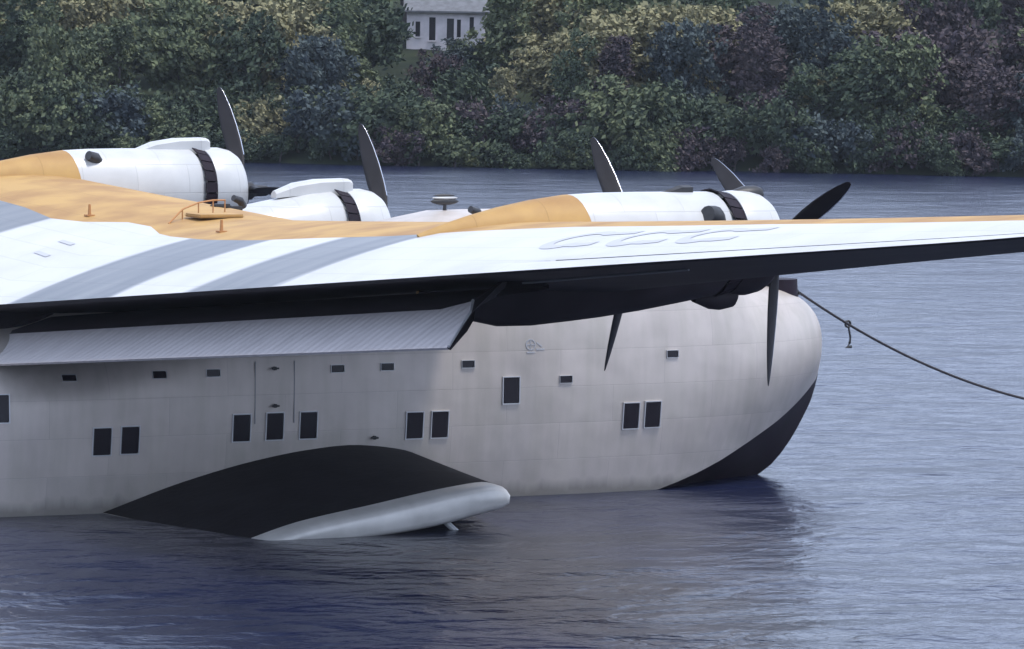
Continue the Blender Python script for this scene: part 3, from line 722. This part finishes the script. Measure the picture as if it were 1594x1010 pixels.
for i, ((hx_, hy_, hz_), ang) in enumerate(zip(HUBS, ANG)):
    E_ = empty('engine_nacelle', (hx_ + 2, hy_, hz_), AC)
    E_['label'] = names[i] + ' engine nacelle'
    ws = abs(hy_)
    def wtop(dx):   # wing surface height above hub at dx behind
        c = xle(ws) - xte(ws); xc = (xle(ws) - (hx_ + dx)) / c
        return wing_pt(ws, min(max(xc, 0), 1)).z - hz_
    def sub(name, v, f, mt, **k): return mesh_obj(name, v, f, mt, E_, **k)
    # body: superellipse loft, pale paint then orange fairing (top), keel darkened with painted-in underside shade
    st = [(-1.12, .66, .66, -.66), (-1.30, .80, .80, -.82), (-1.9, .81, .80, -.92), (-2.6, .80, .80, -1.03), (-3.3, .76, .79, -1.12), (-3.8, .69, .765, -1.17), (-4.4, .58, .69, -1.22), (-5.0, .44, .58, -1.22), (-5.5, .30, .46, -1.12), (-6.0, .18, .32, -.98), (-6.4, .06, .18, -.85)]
    if i in (1, 2):
        st = [(-1.12, .66, .66, -.66), (-1.30, .79, .79, -.82), (-1.7, .79, .75, -.90), (-2.2, .76, .66, -.98), (-2.8, .70, .55, -1.05), (-3.4, .60, .42, -1.08), (-4.2, .48, .20, -1.08), (-5.0, .36, .0, -1.05), (-5.8, .15, -.3, -.95)]
    rings = []
    N = 32
    for dx, ry, zt_, zb in st:
        ring = []
        for k in range(N):
            a = 2 * math.pi * k / N; cy, sy = math.cos(a), math.sin(a); e = 2.25
            y = ry * math.copysign(abs(cy) ** (2 / e), cy); z = (max(zt_, .02) if sy > 0 else -zb) * math.copysign(abs(sy) ** (2 / e), sy)
            off = 0
            ring.append((dx + (.12 * (1 - abs(sy)) if dx < -3.5 else 0), y, z))
        rings.append(ring)
    v, f = loft(rings)
    fm = []
    for q in f:
        cx_ = sum(v[k][0] for k in q) / len(q); cz_ = sum(v[k][2] for k in q) / len(q)
        xo = (-4.0, -9, -9, -3.85)[i]
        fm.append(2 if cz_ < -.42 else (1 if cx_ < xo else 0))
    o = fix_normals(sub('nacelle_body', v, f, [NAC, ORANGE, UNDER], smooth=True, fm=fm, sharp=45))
    # cowling ring
    cw = fix_normals(sub('cowling', *revolve([(-.98, .70), (-.98, .795), (-.85, .815), (-.62, .815), (-.44, .775), (-.32, .70), (-.26, .61), (-.25, .555), (-.29, .52), (-.42, .52), (-.9, .60)], 48), [NAC, UNDER], smooth=True, sharp=60))
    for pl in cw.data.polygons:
        if pl.center.z < -.34: pl.material_index = 1  # lower cowl coloured dark, its underside shade painted in
    # cowl flaps: dark gills
    cf = []
    for k in range(24):
        a0 = 2 * math.pi * (k + .06) / 24; a1 = 2 * math.pi * (k + .94) / 24
        cf.append(([( -.985, .785 * math.cos(a0), .785 * math.sin(a0)), (-.985, .785 * math.cos(a1), .785 * math.sin(a1)), (-1.24, .845 * math.cos(a1), .845 * math.sin(a1)), (-1.24, .845 * math.cos(a0), .845 * math.sin(a0)),
                    (-.985, .765 * math.cos(a0), .765 * math.sin(a0)), (-.985, .765 * math.cos(a1), .765 * math.sin(a1)), (-1.24, .825 * math.cos(a1), .825 * math.sin(a1)), (-1.24, .825 * math.cos(a0), .825 * math.sin(a0))],
                   [(0, 1, 2, 3), (4, 5, 6, 7), (0, 1, 5, 4), (1, 2, 6, 5), (2, 3, 7, 6), (3, 0, 4, 7)]))
    gm = sub('cowl_flaps', *join(cf), BLACK)
    # engine face: crankcase and 14 cylinders
    cyl = []
    for k in range(14):
        a = 2 * math.pi * k / 14; r0, r1 = .20, .53
        xx = -.50 - (.16 if k % 2 else 0)
        cyl.append(tube([(xx, r0 * math.cos(a), r0 * math.sin(a)), (xx, r1 * math.cos(a), r1 * math.sin(a))], .085, 8))
    sub('cylinder_bank', *join(cyl), DARKM)
    sub('crankcase', *loft([[(x, r * math.cos(2 * math.pi * k / 20), r * math.sin(2 * math.pi * k / 20)) for k in range(20)] for x, r in [(-.9, .30), (-.55, .28), (-.40, .22), (-.2, .13), (.0, .09)]]), DARKM, smooth=True)
    # oil cooler scoop below, air scoop above, exhaust
    oc = [[(dx, ry * math.cos(2 * math.pi * k / 16), zc + rz * math.sin(2 * math.pi * k / 16)) for k in range(16)] for dx, ry, rz, zc in [(-.76, .14, .10, -.82), (-.82, .21, .18, -.82), (-1.02, .24, .22, -.82), (-1.22, .20, .18, -.84), (-1.5, .08, .05, -.86)]]
    sub('oil_cooler', *loft(oc), UNDER, smooth=True)
    if i >= 2:
        sc = [[(dx, -w_, z0), (dx, -w_, z1 - .05), (dx, -w_ + .06, z1), (dx, w_ - .06, z1), (dx, w_, z1 - .05), (dx, w_, z0)] for dx, w_, z0, z1 in [(-.86, .19, .70, .965), (-.94, .20, .70, 1.0), (-1.5, .20, .70, .985), (-1.95, .17, .70, .92), (-2.35, .10, .66, .78)]]
        sub('air_scoop', *loft(sc), NAC, smooth=True, sharp=40)
        sub('scoop_mouth', *box((-.855, 0, .85), (.02, .30, .17)), DARKM)
    if i == 0:
        sc = [[(dx, -w_, z0), (dx, -w_, z1 - .03), (dx, 0, z1), (dx, w_, z1 - .03), (dx, w_, z0)] for dx, w_, z0, z1 in [(-1.62, .12, .70, .90), (-1.8, .12, .70, .90), (-2.1, .05, .70, .80)]]
        sub('vent_scoop', *loft(sc), DARKM)
        oi = [[(dx, ry * math.cos(2 * math.pi * k / 14) * 1.0, .76 + rz * math.sin(2 * math.pi * k / 14)) for k in range(14)] for dx, ry, rz in [(-.33, .13, .10), (-.42, .17, .13), (-.62, .17, .12), (-.85, .08, .05)]]
        sub('intake', *loft(oi), DARKM, smooth=True)
    # exhaust outlet on the starboard shoulder of each nacelle
    ex_x = (-1.62, -3.3, -3.3, -3.4)[i]
    aa = R(148 if i == 0 else 128)
    cyv, czv = math.cos(aa), math.sin(aa)
    e2 = 2.25; yy_ = .80 * math.copysign(abs(cyv) ** (2 / e2), cyv); zz_ = .79 * abs(czv) ** (2 / e2)
    rr = (.17, .07, .07, .11)[i]
    ev = tube([(ex_x + .12, yy_ * .85, zz_ * .85), (ex_x + .02, yy_ * 1.0, zz_ * 1.0), (ex_x - .14, yy_ * 1.10, zz_ * 1.08)], [rr, rr, rr * .8], 12)
    sub('exhaust_outlet', *ev, DARKM, smooth=True, sharp=40)
    # propeller
    Pp = empty('propeller', (hx_ + 2, hy_, hz_), AC); Pp['label'] = names[i] + ' three-bladed black propeller'
    mesh_obj('hub', *join([loft([[(x, r * math.cos(2 * math.pi * k / 20), r * math.sin(2 * math.pi * k / 20)) for k in range(20)] for x, r in [(-.16, .10), (-.10, .17), (.10, .17), (.16, .12), (.20, .11), (.42, .10), (.47, .07)]])]), DARKM, Pp, smooth=True, sharp=40)
    for k in range(3):
        bo = mesh_obj('blade', *blade_geo(R(ang + 120 * k)), [BLADE, POLISH], Pp, smooth=True, sharp=0)
        for pl in bo.data.polygons:
            idx = sorted(q % 14 for q in pl.vertices)
            if len(idx) == 4 and pl.vertices[0] >= 14 * 3 and (idx in ([0, 0, 13, 13], [0, 0, 1, 1], [1, 1, 2, 2]) ): pl.material_index = 1

# --- sponsons (sea wings)
def build_sponson(sd_):
    rings = []
    top_root = [(-8.45, .02), (-7.05, .49), (-5.77, .81), (-4.82, .96), (-3.98, 1.02), (-2.89, .88), (-2.3, .58), (-2.05, .34)]
    top_tip = [(-7.95, -.06), (-6.99, .20), (-5.64, .42), (-4.9, .55), (-4.49, .62), (-3.75, .72), (-3.45, .66), (-3.36, .56)]
    bot_root = [(-8.45, -.05), (-7, -.35), (-5.7, -.45), (-4.8, -.45), (-4, -.45), (-3, -.35), (-2.4, -.1), (-2.05, .22)]
    bot_tip = [(-7.95, -.10), (-6.99, -.13), (-5.64, -.02), (-4.9, .06), (-4.49, .13), (-3.78, .27), (-3.5, .33), (-3.38, .40)]
    def ring(t, y, sh=0.0, thick=1.0):
        T = []; B = []
        for i in range(36):
            u = i / 35 * 7
            a = lambda P: smooth_table(u, [(k_, q_[0], q_[1]) for k_, q_ in enumerate(P)])
            tr, tt, br_, bt = a(top_root), a(top_tip), a(bot_root), a(bot_tip)
            xt, zt = lerp(tr[0], tt[0], t), lerp(tr[1], tt[1], t); xb, zb = lerp(br_[0], bt[0], t), lerp(br_[1], bt[1], t)
            zm = lerp(zt, zb, .5); xm = -5.6
            zt = lerp(zm, zt, thick); zb = lerp(zm, zb, thick); xt = lerp(xm, xt, 1 - sh); xb = lerp(xm, xb, 1 - sh)
            T.append((xt, sd_ * y, zt)); B.append((xb, sd_ * y, zb))
        return T + B[::-1]
    R0 = [ring(0, 1.55), ring(.1, 1.95), ring(.35, 3.1), ring(.6, 4.2), ring(.8, 5.1), ring(.93, 5.72)]
    v, f = loft(R0); n = len(R0[0])
    fm = [0 if (len(q) == 4 and max(i % n for i in q) <= 35) else 1 for q in f]
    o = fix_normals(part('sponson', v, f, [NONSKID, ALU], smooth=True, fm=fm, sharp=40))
    o['label'] = 'sea-wing sponson with black top at the waterline'
    R1 = [ring(.93, 5.72), ring(.97, 5.92), ring(1.0, 6.06, .006, .93), ring(1.0, 6.12, .015, .78), ring(1.0, 6.15, .03, .5)]
    tp = fix_normals(mesh_obj('tip_fairing', *loft(R1), TIPM, o, smooth=True, sharp=60))
    mesh_obj('tie_down_ring', *join([tube([(-3.75 + .075 * math.cos(a), sd_ * 6.13, .50 + .075 * math.sin(a)) for a in [2 * math.pi * k / 14 for k in range(15)]], .016, 6)]), STEEL, o)
    mesh_obj('docking_strut', *tube([(-4.35, sd_ * 5.75, .12), (-4.15, sd_ * 5.9, -.10), (-4.1, sd_ * 5.95, -.3)], .05, 8), NAC, o)
build_sponson(-1); build_sponson(1)

# --- details on the wing centre: hatch rail, posts, direction-finder pod, masts
def zt_at(x, y): 
    s = abs(y); c = xle(s) - xte(s); return wing_pt(s, min(max((xle(s) - x) / c, 0), 1)).z
rp = [(-6.1, .75), (-5.75, .95), (-5.35, 1.15), (-5.0, 1.3), (-4.7, 1.45)]
pts = [(x, y, zt_at(x, y) + h) for (x, y), h in zip(rp, (.0, .17, .22, .22, .20))]
rail = part('grab_rail', *join([tube(pts, .015, 6)] + [tube([(x, y, zt_at(x, y) - .02), p_], .012, 6) for (x, y), p_ in zip(rp[1:], pts[1:])]), RUSTO)
rail['label'] = 'ochre grab rail round the wing-top hatch'
part('wing_hatch', *box((-5.25, .75, zt_at(-5.25, .75) + .03), (.85, .6, .06), bev=.025), ORANGE)
for x, y, h in ((-6.45, -1.9, .20), (-6.55, 2.9, .20)):
    z = zt_at(x, y); part('aerial_post', *join([tube([(x, y, z - .03), (x, y, z + h)], [.035, .022], 8), box((x, y, z + .01), (.14, .14, .03))]), RUSTO, smooth=True)
pod = part('direction_finder_pod', *join([tube([(-1.23, 0, 4.70), (-1.23, 0, 4.88)], [.04, .03], 8),
    loft([[(-1.23 + dx, r * 1.0 * math.cos(2 * math.pi * k / 16), 4.915 + r * .8 * math.sin(2 * math.pi * k / 16)) for k in range(16)] for dx, r in [(-.27, .015), (-.2, .05), (-.1, .075), (0, .085), (.1, .075), (.2, .05), (.26, .015)]])]), DARKM, smooth=True, sharp=50)
mesh_obj('pod_cap', *loft([[(-1.23 + dx, r * 1.0 * math.cos(2 * math.pi * k / 16), 5.02 + r * .35 * math.sin(2 * math.pi * k / 16)) for k in range(16)] for dx, r in [(-.22, .015), (-.14, .05), (0, .075), (.14, .05), (.2, .015)]]), DARKM, pod, smooth=True)
mesh_obj('pod_band', *loft([[(-1.23 + dx, r * 1.0 * math.cos(2 * math.pi * k / 16), 4.975 + r * .45 * math.sin(2 * math.pi * k / 16)) for k in range(16)] for dx, r in [(-.24, .015), (-.14, .06), (0, .085), (.14, .06), (.24, .015)]]), NAC, pod, smooth=True)
for x, y in ((-3.6, 3.3), (-2.7, 3.1), (-4.2, 2.6)):
    z = zt_at(x, y); part('vent_cover', *join([box((x, y, z + .02), (.34, .20, .07), bev=.025)]), DARKM)

# --- tail (behind, out of the picture)
def surf(name, pts, th, mt, parent=None):
    a = [Vector(q) for q in pts]; nn = (a[1] - a[0]).cross(a[2] - a[0]).normalized() * th / 2
    k = len(a); return part(name, [q + nn for q in a] + [q - nn for q in a], [tuple(range(k)), tuple(range(k, 2 * k))[::-1]] + [(i, (i + 1) % k, k + (i + 1) % k, k + i) for i in range(k)], mt)
surf('tailplane', [(-25.0, 0, 3.6), (-25.8, 7.4, 4.0), (-28.3, 7.4, 4.0), (-29.2, 0, 3.6), (-28.3, -7.4, 4.0), (-25.8, -7.4, 4.0)], .22, ALU)
for y in (-7.0, 0, 7.0):
    surf('fin', [(-25.6, y, 3.4), (-26.4, y, 6.6), (-27.4, y, 7.1), (-28.6, y, 6.4), (-29.3, y, 4.6), (-28.9, y, 3.4)], .16, ALU)

# --- mooring line from the bow
P0, P1, P2 = Vector((6.03, 0, 3.27)), Vector((7.14, 0, 2.66)), Vector((11.09, 0, 1.21))
pts = []
for i in range(41):
    t = i / 40; x = 6.03 + t * 10.6
    # parabola through the three points
    def L(x): return (P0.z * (x - P1.x) * (x - P2.x) / ((P0.x - P1.x) * (P0.x - P2.x)) + P1.z * (x - P0.x) * (x - P2.x) / ((P1.x - P0.x) * (P1.x - P2.x)) + P2.z * (x - P0.x) * (x - P1.x) / ((P2.x - P0.x) * (P2.x - P1.x)))
    z = L(x) if x < 12.5 else None
    if z is None:
        sl = (L(12.5) - L(12.4)) / .1; z = L(12.5) + sl * (x - 12.5)
    pts.append((x, 0, max(z, -.3)))
ml = mesh_obj('mooring_line', *tube(pts, .024, 7), ROPE, smooth=True)
tag(ml, 'dark mooring line running from the bow down to the right across the water', 'rope')
mesh_obj('shackle', *join([tube([(7.14 + .055 * math.cos(a), 0, 2.66 + .055 * math.sin(a)) for a in [2 * math.pi * k / 12 for k in range(13)]], .022, 6)]), DARKM, ml)
mesh_obj('trip_line', *join([tube([(7.15, 0, 2.62), (7.20, 0, 2.42), (7.19, 0, 2.30)], [.016, .02, .018], 6), tube([(7.19, 0, 2.33), (7.14, 0, 2.24), (7.22, 0, 2.25)], [.03, .045, .03], 8)]), DARKM, ml)

# ------------------------------------------------------------------ thin lake haze
hv, hf = box((330, 150, 8.75), (1500, 1260, 25.5))
hz_ = mesh_obj('haze', hv, hf, [])
HM = bpy.data.materials.new('lake_haze'); HM.use_nodes = True; hn = HM.node_tree.nodes; hn.remove(hn['Principled BSDF'])
pv = hn.new('ShaderNodeVolumePrincipled'); pv.inputs['Color'].default_value = (0.80, 0.88, 1.0, 1); pv.inputs['Density'].default_value = 0.00011
HM.node_tree.links.new(pv.outputs[0], hn['Material Output'].inputs['Volume'])
hz_.data.materials.append(HM); tag(hz_, kind='stuff')
